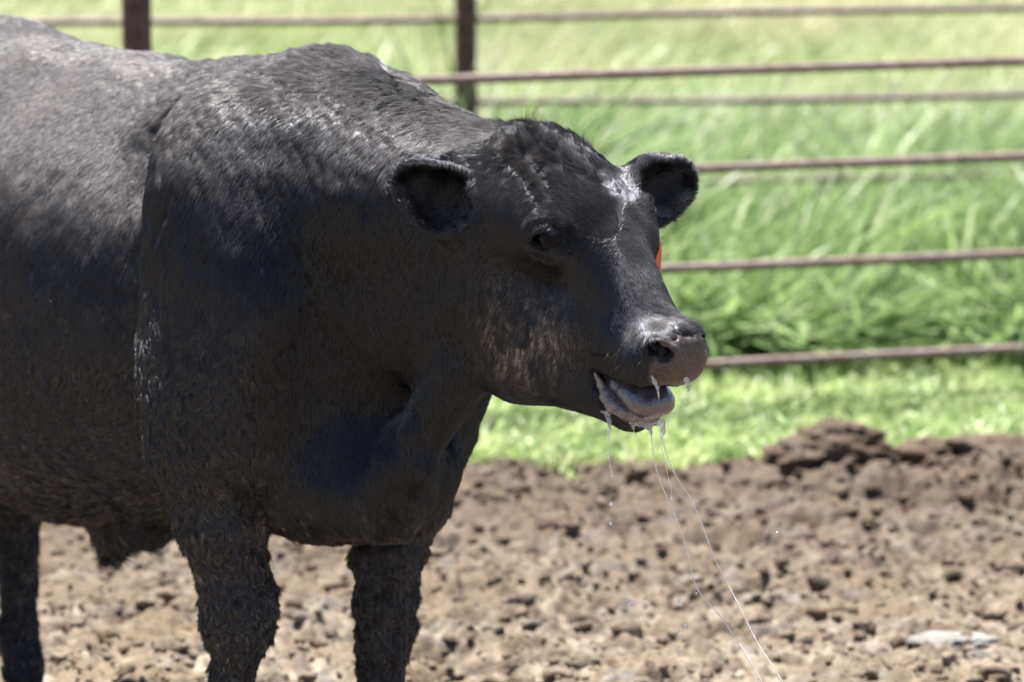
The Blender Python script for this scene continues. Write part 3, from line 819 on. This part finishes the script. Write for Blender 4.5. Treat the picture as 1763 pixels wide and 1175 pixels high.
for i in range(420):                       # stray tufts on the poll, in locks
    lk = i % 14; tx, ty = [(902, 236), (908, 232), (895, 246), (888, 258), (912, 244), (880, 270), (900, 262), (1012, 252), (1006, 246), (935, 224), (918, 236), (890, 290), (884, 318), (925, 250)][lk]
    p = hit(tx+rng.normal(0, 3), ty+rng.normal(0, 3)); dn = [(.10, 1), (.18, 1), (-.2, .9), (-.45, .7), (.3, .9), (-.6, .3), (-.2, .8), (.35, 1), (.1, 1), (-.5, .7), (0, 1), (-.5, -.5), (-.3, -.9), (-.7, .5)][lk]
    wisp(p, [dn[0]+rng.normal(0, .08), -.25, dn[1]+rng.normal(0, .08)], rng.uniform(.024, .046)*(1.45 if lk < 6 else .8), .00026, .15)
wh.add_curves([7]*len(L_)); wh.attributes['position'].data.foreach_set('vector', np.array([a for a, _ in L_], np.float32).ravel())
ra = wh.attributes.get('radius') or wh.attributes.new('radius', 'FLOAT', 'POINT')
ra.data.foreach_set('value', np.array([r*np.linspace(1, .25, 7) for _, r in L_], np.float32).ravel())
m = NT('whisker_hair'); wm = m.finish(m.pbsdf(Base_Color=(.05, .045, .04), Roughness=.3).outputs[0])
wh.materials.append(wm); wo = bpy.data.objects.new('whiskers', wh); C.objects.link(wo); adopt(wo, bull)
# ================================================================== GROUND
def dirt_h(x, y):
    P = np.stack([x, y, np.zeros_like(x)], 1).astype(np.float32)
    big = .030*fbm(P, 1.6, 2, 101)
    n2 = fbm(P, 5.5, 3, 102); n3 = 1-np.abs(fbm(P, 13, 3, 103))*2; n4 = fbm(P, 38, 3, 104)
    hoof = -np.maximum(0, fbm(P, 7, 2, 105)-.18)*.13
    n5 = np.abs(fbm(P+7, 21, 3, 108)); h = big+.026*n2+.014*n3+.020*n4+.030*n5+.9*hoof-.014
    edge = 11.17+.10*fbm(P, 1.3, 2, 106)
    ridge = np.exp(-((y-edge+.16)/.20)**2)*(.018+.030*sstep(x, .35, .9))*(1+.9*fbm(P, 4, 3, 107))
    h = h+ridge
    field = sstep(y, edge, edge+.25)
    far = sstep(np.abs(x), 6, 12)+sstep(y, 30, 50)+sstep(-y, -6, 2)
    h = h*(1-.75*field)*(1-np.clip(far, 0, 1))
    return h
def graded(lo, hi, d, ext, g=1.16):
    a = np.arange(lo, hi, d); r = []; s = d; p = a[-1]
    while p < ext: s *= g; p += s; r.append(p)
    l = []; s = d; p = a[0]
    while p > -ext: s *= g; p -= s; l.append(p)
    return np.concatenate([l[::-1], a, r])
gx = graded(-2.5, 2.6, .0085, 400); gy = graded(7.9, 11.7, .0085, 600)
X, Y = np.meshgrid(gx, gy); Z = dirt_h(X.ravel(), Y.ravel())
GV = np.stack([X.ravel(), Y.ravel(), Z], 1); nx_, ny_ = len(gx), len(gy)
i = np.arange(ny_-1)[:, None]*nx_; j = np.arange(nx_-1)[None]
GF = np.stack([i+j, i+j+1, i+nx_+j+1, i+nx_+j], -1).reshape(-1, 4)
def dirt_col(m):
    pos = m.n('ShaderNodeNewGeometry').outputs['Position']
    sep = m.n('ShaderNodeSeparateXYZ', {0: pos})
    na = m.noise(3.2, 5, .6); nb = m.noise(17, 5, .65); nc_ = m.noise(85, 4, .6); nd_ = m.noise(6.5, 3, .6, dist=.6)
    c = m.ramp(nb, [(.30, (.055, .040, .030)), (.43, (.105, .083, .060)), (.55, (.225, .182, .136)), (.75, (.42, .36, .29))])
    c = m.mix(m.ramp(na, [(.42, (0,)*3), (.62, (.8,)*3)]), c, m.ramp(nc_, [(.35, (.115, .083, .050)), (.65, (.205, .152, .098))]))
    c = m.mix(m.ramp(nd_, [(.56, (0,)*3), (.70, (.75,)*3)]), c, m.ramp(nc_, [(.3, (.085, .082, .084)), (.7, (.225, .215, .215))]))
    c = m.mix(m.ramp(nc_, [(.56, (0,)*3), (.74, (.7,)*3)]), c, (.050, .034, .025))
    bermf = m.n('ShaderNodeMapRange', {0: sep.outputs[1], 1: 9.1, 2: 10.9, 3: 0.0, 4: .75}).outputs[0]
    c = m.mix(bermf, c, m.ramp(nc_, [(.3, (.036, .024, .017)), (.7, (.125, .088, .062))]))
    return c, sep, nb, nc_
m = NT('dirt'); c, sep, nb, nc_ = dirt_col(m)
grf = m.n('ShaderNodeMapRange', {0: sep.outputs[1], 1: 11.15, 2: 11.5}).outputs[0]
c = m.n('ShaderNodeHueSaturation', {'Color': c, 'Value': .93, 'Saturation': .97}).outputs[0]
c = m.mix(grf, c, m.ramp(nb, [(.3, (.045, .075, .02)), (.7, (.12, .17, .04))]))
hh = m.math('ADD', m.math('MULTIPLY', nb, .6), m.math('MULTIPLY', nc_, .5))
hh = m.math('ADD', hh, m.math('MULTIPLY', m.noise(320, 3), .2))
dirt = m.finish(m.pbsdf(Base_Color=c, Roughness=.85, Specular_IOR_Level=.25, Normal=m.bump(hh, .7, .012)).outputs[0])
ground = mesh_obj('ground', GV, GF, dirt); tag(ground, 'dry trampled brown dirt of the pen running into the field', kind='structure')

# ---- icospheres for clods
def ico(sub):
    import bmesh
    bm = bmesh.new(); bmesh.ops.create_icosphere(bm, subdivisions=sub, radius=1)
    v = np.array([q.co[:] for q in bm.verts]); f = np.array([[q.index for q in p.verts] for p in bm.faces]); bm.free(); return v, f
def clod_shape(v, rng, amp=.45):
    off = rng.uniform(0, 50, 3)
    d = 1+amp*fbm((v+off).astype(np.float32), 1.3, 2, 7)+.5*amp*fbm((v+off).astype(np.float32), 4.0, 3, 8)
    return v*d[:, None]
m = NT('clod_dirt'); c, sep, nb, nc_ = dirt_col(m); rn = m.at('tone').outputs['Fac']; nb = m.noise(60, 4)
c = m.n('ShaderNodeHueSaturation', {'Color': c, 'Value': .93, 'Saturation': .97}).outputs[0]
c = m.mix(m.ramp(rn, [(.0, (.55,)*3), (.25, (.0,)*3)]), c, (.040, .032, .028))
c = m.mix(m.ramp(rn, [(.6, (.0,)*3), (1, (.7,)*3)]), c, m.ramp(nb, [(.3, (.16, .12, .09)), (.7, (.36, .30, .25))]))
clodm = m.finish(m.pbsdf(Base_Color=c, Roughness=.9, Specular_IOR_Level=.2, Normal=m.bump(m.noise(190, 4), .8, .006)).outputs[0])
iv, if_ = ico(2); rng = np.random.default_rng(12)
shapes = [clod_shape(iv, rng, .95) for _ in range(40)]
NCL = 14000
VV, FF, TT = [], [], []
cx = rng.uniform(-2.6, 2.7, NCL); cy = 7.7+rng.random(NCL)**.9*3.5
sz = np.clip(rng.lognormal(math.log(.0055), .60, NCL), .003, .026)
hz = dirt_h(cx, cy)
ctn = np.clip(.5+.35*fbm(np.stack([cx, cy, cx*0], 1).astype(np.float32), 3.0, 2, 201)+rng.normal(0, .2, NCL), 0, 1)
for k in range(NCL):
    a = rng.uniform(0, 6.28); s = sz[k]; v = shapes[k % 40]
    R_ = np.array([[math.cos(a), -math.sin(a), 0], [math.sin(a), math.cos(a), 0], [0, 0, 1]])
    v = (v*np.array([1.25, 1, .75]))@R_.T*s+np.array([cx[k], cy[k], hz[k]+s*.25])
    VV.append(v); FF.append(if_+k*len(iv)); TT.append(np.full(len(iv), ctn[k]))
cl = mesh_obj('dirt_clods', np.concatenate(VV), np.concatenate(FF), clodm)
attr(cl, 'tone', np.concatenate(TT)); tag(cl, 'small loose clods of dry dirt strewn over the pen floor', 'dirt', kind='stuff')
# ---- single lumps one can point to
iv4, if4 = ico(5)
def lump(name, px, py, D, rad, label, cat, tone, mat=clodm, seed=0, amp=.5, sink=.3, rot=0, group=None, freq=1.4):
    rg = np.random.default_rng(seed); off = rg.uniform(0, 40, 3)
    q = (iv4+off).astype(np.float32)
    d = 1+amp*fbm(q, freq, 2, 7)+.45*amp*fbm(q, 4, 3, 8)+.22*amp*fbm(q, 13, 3, 9)
    v = iv4*d[:, None]*np.array(rad)
    c_, s_ = math.cos(rot), math.sin(rot); v = v@np.array([[c_, -s_, 0], [s_, c_, 0], [0, 0, 1]]).T
    p = Wp(px, py, D); z = float(dirt_h(np.array([p[0]]), np.array([D]))[0])
    o = mesh_obj(name, v, if4, mat); o.location = (p[0], D, z+rad[2]*(1-2*sink)*.5)
    attr(o, 'tone', np.clip(tone+.25*fbm(q, 5, 2, 3), 0, 1)); tag(o, label, cat, group); return o
lump('dirt_mound', 1440, 770, 11.12, (.120, .085, .062), 'tallest dark crumbly dirt mound at the grass edge, right of the drool', 'dirt mound', .30, seed=3, amp=.55, sink=.30, freq=1.9)
lump('dirt_mound', 1365, 800, 11.06, (.07, .07, .036), 'low brown dirt heap leaning on the left foot of the tallest mound', 'dirt mound', .28, seed=4, amp=.6, freq=2)
lump('dirt_mound', 1600, 800, 11.14, (.085, .07, .045), 'rounded brown dirt mound between the tallest mound and the right edge', 'dirt mound', .35, seed=5, amp=.5, freq=1.8)
lump('dirt_mound', 1700, 806, 11.16, (.12, .08, .042), 'pale topped dirt mound at the right edge of the grass line', 'dirt mound', .55, seed=6, amp=.45, freq=1.8)
lump('dirt_mound', 1120, 815, 11.04, (.055, .05, .028), 'small brown dirt mound behind the drool strings at the grass edge', 'dirt mound', .4, seed=7, amp=.5, freq=1.8)
lump('dirt_mound', 872, 812, 11.1, (.04, .035, .024), 'dark dirt lump at the grass edge just right of the bull\'s far foreleg', 'dirt mound', .12, seed=8, amp=.5)
m = NT('pale_stone'); pal = m.finish(m.pbsdf(Base_Color=m.ramp(m.noise(22, 5), [(.35, (.10, .095, .085)), (.65, (.24, .23, .22))]), Roughness=.8, Normal=m.bump(m.noise(60, 4), .5, .008)).outputs[0])
lump('flat_stone', 1640, 1112, 9.24, (.095, .045, .015), 'pale flat slab lying in the dirt near the bottom right corner', 'stone', .5, pal, 21, .3, -1.6)
for x, y, D, r, lab, tn, sd in ((1205, 1008, 9.83, (.025, .02, .018), 'dark grey clod between the two long drool strings', .05, 31),
        (1490, 1098, 9.33, (.022, .02, .017), 'round slate grey clod left of the pale flat slab', .08, 32),
        (1590, 1150, 9.10, (.035, .03, .022), 'brown clod just below the pale flat slab', .3, 33),
        (1440, 972, 10.05, (.025, .02, .018), 'dark brown clod in mid pen under the tallest dirt mound', .08, 34),
        (1010, 1148, 9.10, (.036, .028, .02), 'dark jagged clod near the bottom edge left of the drops', .06, 35),
        (272, 985, 9.93, (.030, .024, .020), 'dark clod seen between the hind leg and near foreleg', .04, 36),
        (885, 1015, 9.78, (.026, .022, .018), 'dark clod right of the bull\'s far foreleg', .06, 37),
        (1740, 960, 10.12, (.030, .026, .024), 'dark brown clod at the right edge in mid pen', .1, 38)):
    lump('dirt_clod', x, y, D, r, lab, 'clod', tn, seed=sd, amp=.6, group='single dirt clods')

# ================================================================== FENCES
m = NT('rusty_pipe'); nb = m.noise(38, 5, .65); nc_ = m.noise(9, 3)
c = m.ramp(nb, [(.3, (.070, .043, .036)), (.5, (.165, .112, .10)), (.7, (.30, .215, .20))])
c = m.mix(m.ramp(nc_, [(.45, (0,)*3), (.6, (.6,)*3)]), c, (.20, .165, .16))
rust = m.finish(m.pbsdf(Base_Color=c, Roughness=.55, Metallic=.12, Specular_IOR_Level=.5, Normal=m.bump(nb, .4, .002)).outputs[0])
m = NT('rusty_post'); nb = m.noise(30, 5, .65)
c = m.ramp(nb, [(.3, (.032, .018, .014)), (.55, (.110, .050, .038)), (.75, (.14, .09, .075))])
rustp = m.finish(m.pbsdf(Base_Color=c, Roughness=.6, Metallic=.1, Normal=m.bump(nb, .4, .003)).outputs[0])
def pipe_pts(p0, p1, n, sag, seed):
    t = np.linspace(0, 1, n); P = p0+(p1-p0)*t[:, None]
    q = np.stack([t*9, t*0+seed, t*0], 1).astype(np.float32)
    P[:, 2] += sag*vnoise(q, 1, seed); return P
def fence(label, Y0, X0, slope, zs, rr, rp, posts, ztop, sag, grp=None):
    f = empty('pipe_fence', (X0, Y0, 0)); tag(f, label, 'fence', grp)
    L = lambda x: Y0+slope*(x-X0)
    for k, z in enumerate(zs):
        P = pipe_pts(np.array([-5.0, L(-5.0), z]), np.array([5.5, L(5.5), z]), 60, sag, 300+k)
        adopt(polytube('rail', P, rr, rust, None, 14), f)
    for x in posts:
        P = np.array([[x, L(x), -.2], [x, L(x), .4], [x, L(x), ztop-.01], [x, L(x), ztop]])
        o = polytube('post', P, [rp, rp, rp, rp*.9], rustp, f, 28)
    return f
s4 = lambda py, D: float(Wp(0, py, D)[2])
xa = Wp(235, 0, 11.5)[0]
DR = 12.2
fence('nearer rusty pipe fence with five thin rails behind the bull, thick post at top left', 11.5, xa, .31,
      [s4(602, DR), s4(436, DR), s4(270, DR), s4(108, DR), s4(-58, DR)], .0128, .0365, [xa-2.5, xa, xa+2.56], 1.36, .004, None)
xb = Wp(802, 0, 14.2)[0]
FR = 14.2+.22*(Wp(1763, 0, 14.45)[0]-xb)
fence('farther thinner pipe fence standing in the tall grass, its post at top centre', 14.2, xb, .20,
      [s4(300, FR), s4(158, FR), s4(11, FR), s4(-135, FR)], .0125, .034, [xb-2.7, xb, xb+2.7], 1.30, .010, None)

# ================================================================== GRASS
def grass_mat(name, lo, hi_, dry):
    m = NT(name); t = m.at('tone').outputs['Fac']; y = m.at('dry').outputs['Fac']
    c = m.ramp(t, [(0, lo), (1, hi_)]); c = m.mix(y, c, dry)
    b = m.pbsdf(Base_Color=c, Roughness=.40, Specular_IOR_Level=.4)
    tr_ = m.n('ShaderNodeBsdfTranslucent', {'Color': c})
    x = m.n('ShaderNodeMixShader', {0: .42}); m.t.links.new(b.outputs[0], x.inputs[1]); m.t.links.new(tr_.outputs[0], x.inputs[2])
    return m.finish(x.outputs[0])
def blades(name, x, y, h, w, lean, curl, tone, dry, mat, rng, lv=4, dirbias=(.5, -.1), leaf=False):
    n = len(x); z = dirt_h(x, y) if n < 400000 else np.zeros(n)
    a = rng.uniform(0, 2*math.pi, n)
    dx = np.cos(a)+dirbias[0]; dy = np.sin(a)+dirbias[1]; q = np.hypot(dx, dy)+1e-6; dx /= q; dy /= q
    wa = rng.uniform(0, 2*math.pi, n); wx, wy = np.cos(wa), np.sin(wa)
    t = np.linspace(0, 1, lv+1)
    P = np.empty((n, lv+1, 2, 3), np.float32)
    for i, s in enumerate(t):
        off = h*(lean*s+curl*s*s*.6); zz = h*(s-.35*curl*s*s*s-.15*lean*s)
        wd = w*(math.sin(math.pi*min(1, .12+.88*s))**.7 if leaf else (1-s**2.2)*.95+.05)*.5
        cxp, cyp = x+dx*off, y+dy*off
        for k, sg in enumerate((-1, 1)):
            P[:, i, k, 0] = cxp+sg*wx*wd; P[:, i, k, 1] = cyp+sg*wy*wd; P[:, i, k, 2] = z+zz-.01
    V_ = P.reshape(-1, 3); b = np.arange(n)[:, None]*(lv+1)*2; k = np.arange(lv)[None]*2
    F_ = np.stack([b+k, b+k+1, b+k+3, b+k+2], -1).reshape(-1, 4)
    o = mesh_obj(name, V_, F_, mat)
    rep = (lv+1)*2
    attr(o, 'tone', np.repeat(tone, rep)); attr(o, 'dry', np.repeat(dry, rep))
    return o
rng = np.random.default_rng(77)
gm = grass_mat('short_grass_leaf', (.10, .20, .045), (.52, .63, .28), (.60, .55, .36))
gt = grass_mat('tall_grass_leaf', (.025, .070, .018), (.34, .48, .18), (.66, .64, .50))
ge = grass_mat('meadow_leaf', (.09, .17, .035), (.36, .45, .18), (.52, .47, .34))
def nz(x, y, f, sd): return fbm(np.stack([x, y, x*0], 1).astype(np.float32), f, 2, sd)
# short soft growth under the near fence
n = 76000; x = rng.uniform(-2.6, 2.9, n); y = 11.08+rng.random(n)**1.05*1.85
e = 11.17+.10*fbm(np.stack([x, y, x*0], 1).astype(np.float32), 1.3, 2, 106); k = y > e+rng.normal(0, .03, n)+.02; x, y = x[k], y[k]; n = len(x)
g1 = nz(x, y, 3.5, 400); g2 = nz(x, y, 11, 401)
h = (.045+.11*rng.random(n)+.12*(rng.random(n) > .93))*(1+.8*g1)*np.clip((y-11.1)/.5+.35, .35, 1.25); w_ = .005+.008*rng.random(n); h = np.minimum(h, .062+.05*rng.random(n)+.04*sstep(-x, 0, .6))
o = blades('short_grass', x, y, h, w_, .25+.5*rng.random(n), .3+.6*rng.random(n), np.clip(.5+.95*g2+.32*rng.normal(size=n), 0, 1), np.clip(rng.normal(.05, .25, n), 0, .9), gm, rng, 3, leaf=True)
tag(o, 'short bright green grass and clover along the edge of the dirt', 'grass', kind='stuff')
# tall grass between and behind the fences
n = 70000; x = rng.uniform(-3.2, 3.6, n); y = 12.75+rng.random(n)**1.15*4.6
g1 = nz(x, y, 1.6, 410); g2 = nz(x, y, 6, 411)
hole = (((x-1.14)/.16)**2+((y-12.9)/.8)**2 < 1); k = ~hole & (rng.random(n) < np.clip(.75+1.3*g2, .1, 1)); x, y, g1, g2 = x[k], y[k], g1[k], g2[k]; n = len(x)
h = (.22+.42*rng.random(n)**1.2)*(1+.30*g1)*(.72+.28*sstep(y, 12.8, 13.6))*(1+.8*np.exp(-((x-xb)/.22)**2)*(y > 13.3)*(y < 14.15)); w_ = .006+.020*rng.random(n)**2.5
o = blades('tall_grass', x, y, h, w_, .15+.35*rng.random(n), .3+.8*rng.random(n), np.clip(.42+.75*g2+.34*rng.normal(size=n), 0, 1), np.clip(rng.normal(-.12, .34, n)+.35*sstep(y, 14.5, 17), 0, 1), gt, rng, 5, (.7, -.1))
tag(o, 'tall lush green grass with arching blades around the far fence', 'grass', kind='stuff')
# broad-leaved weeds among the tall grass
n = 26000; x = rng.uniform(-2.9, 3.2, n); y = 12.72+rng.random(n)**1.4*1.9
g2 = nz(x, y, 5, 431); k = (rng.random(n) < np.clip(.55+1.5*g2, .05, 1)) & ~(((x-1.14)/.16)**2+((y-12.9)/.8)**2 < 1); x, y, g2 = x[k], y[k], g2[k]; n = len(x)
h = .10+.34*rng.random(n); w_ = .014+.026*rng.random(n)**2
o = blades('leafy_weeds', x, y, h, w_, .5+.7*rng.random(n), .6+.9*rng.random(n), np.clip(.45+.5*g2+.3*rng.normal(size=n), 0, 1), np.clip(rng.normal(-.15, .25, n), 0, 1), gt, rng, 4, (.2, -.5), leaf=True)
tag(o, 'broad leaved green weeds low among the tall grass behind the near fence', 'weeds', kind='stuff')
# open meadow behind, going to seed
n = 85000; y = 16.6+rng.random(n)**1.4*16; x = rng.uniform(-1, 1, n)*(y*.17+1.6)
g1 = nz(x, y, .9, 420); g2 = nz(x, y, 3, 421)
h = (.30+.25*rng.random(n))*(1+.25*g1); w_ = .009+.012*rng.random(n)
o = blades('meadow_grass', x, y, h, w_, .2+.5*rng.random(n), .5+.7*rng.random(n), np.clip(.55+.8*g2+.3*rng.normal(size=n), 0, 1), np.clip(.34+.6*g1+rng.normal(0, .25, n), 0, 1), ge, rng, 4, (.8, -.2))
tag(o, 'pale green meadow grass going to seed behind both fences', 'grass', kind='stuff')
print('script time', time.time()-T0)
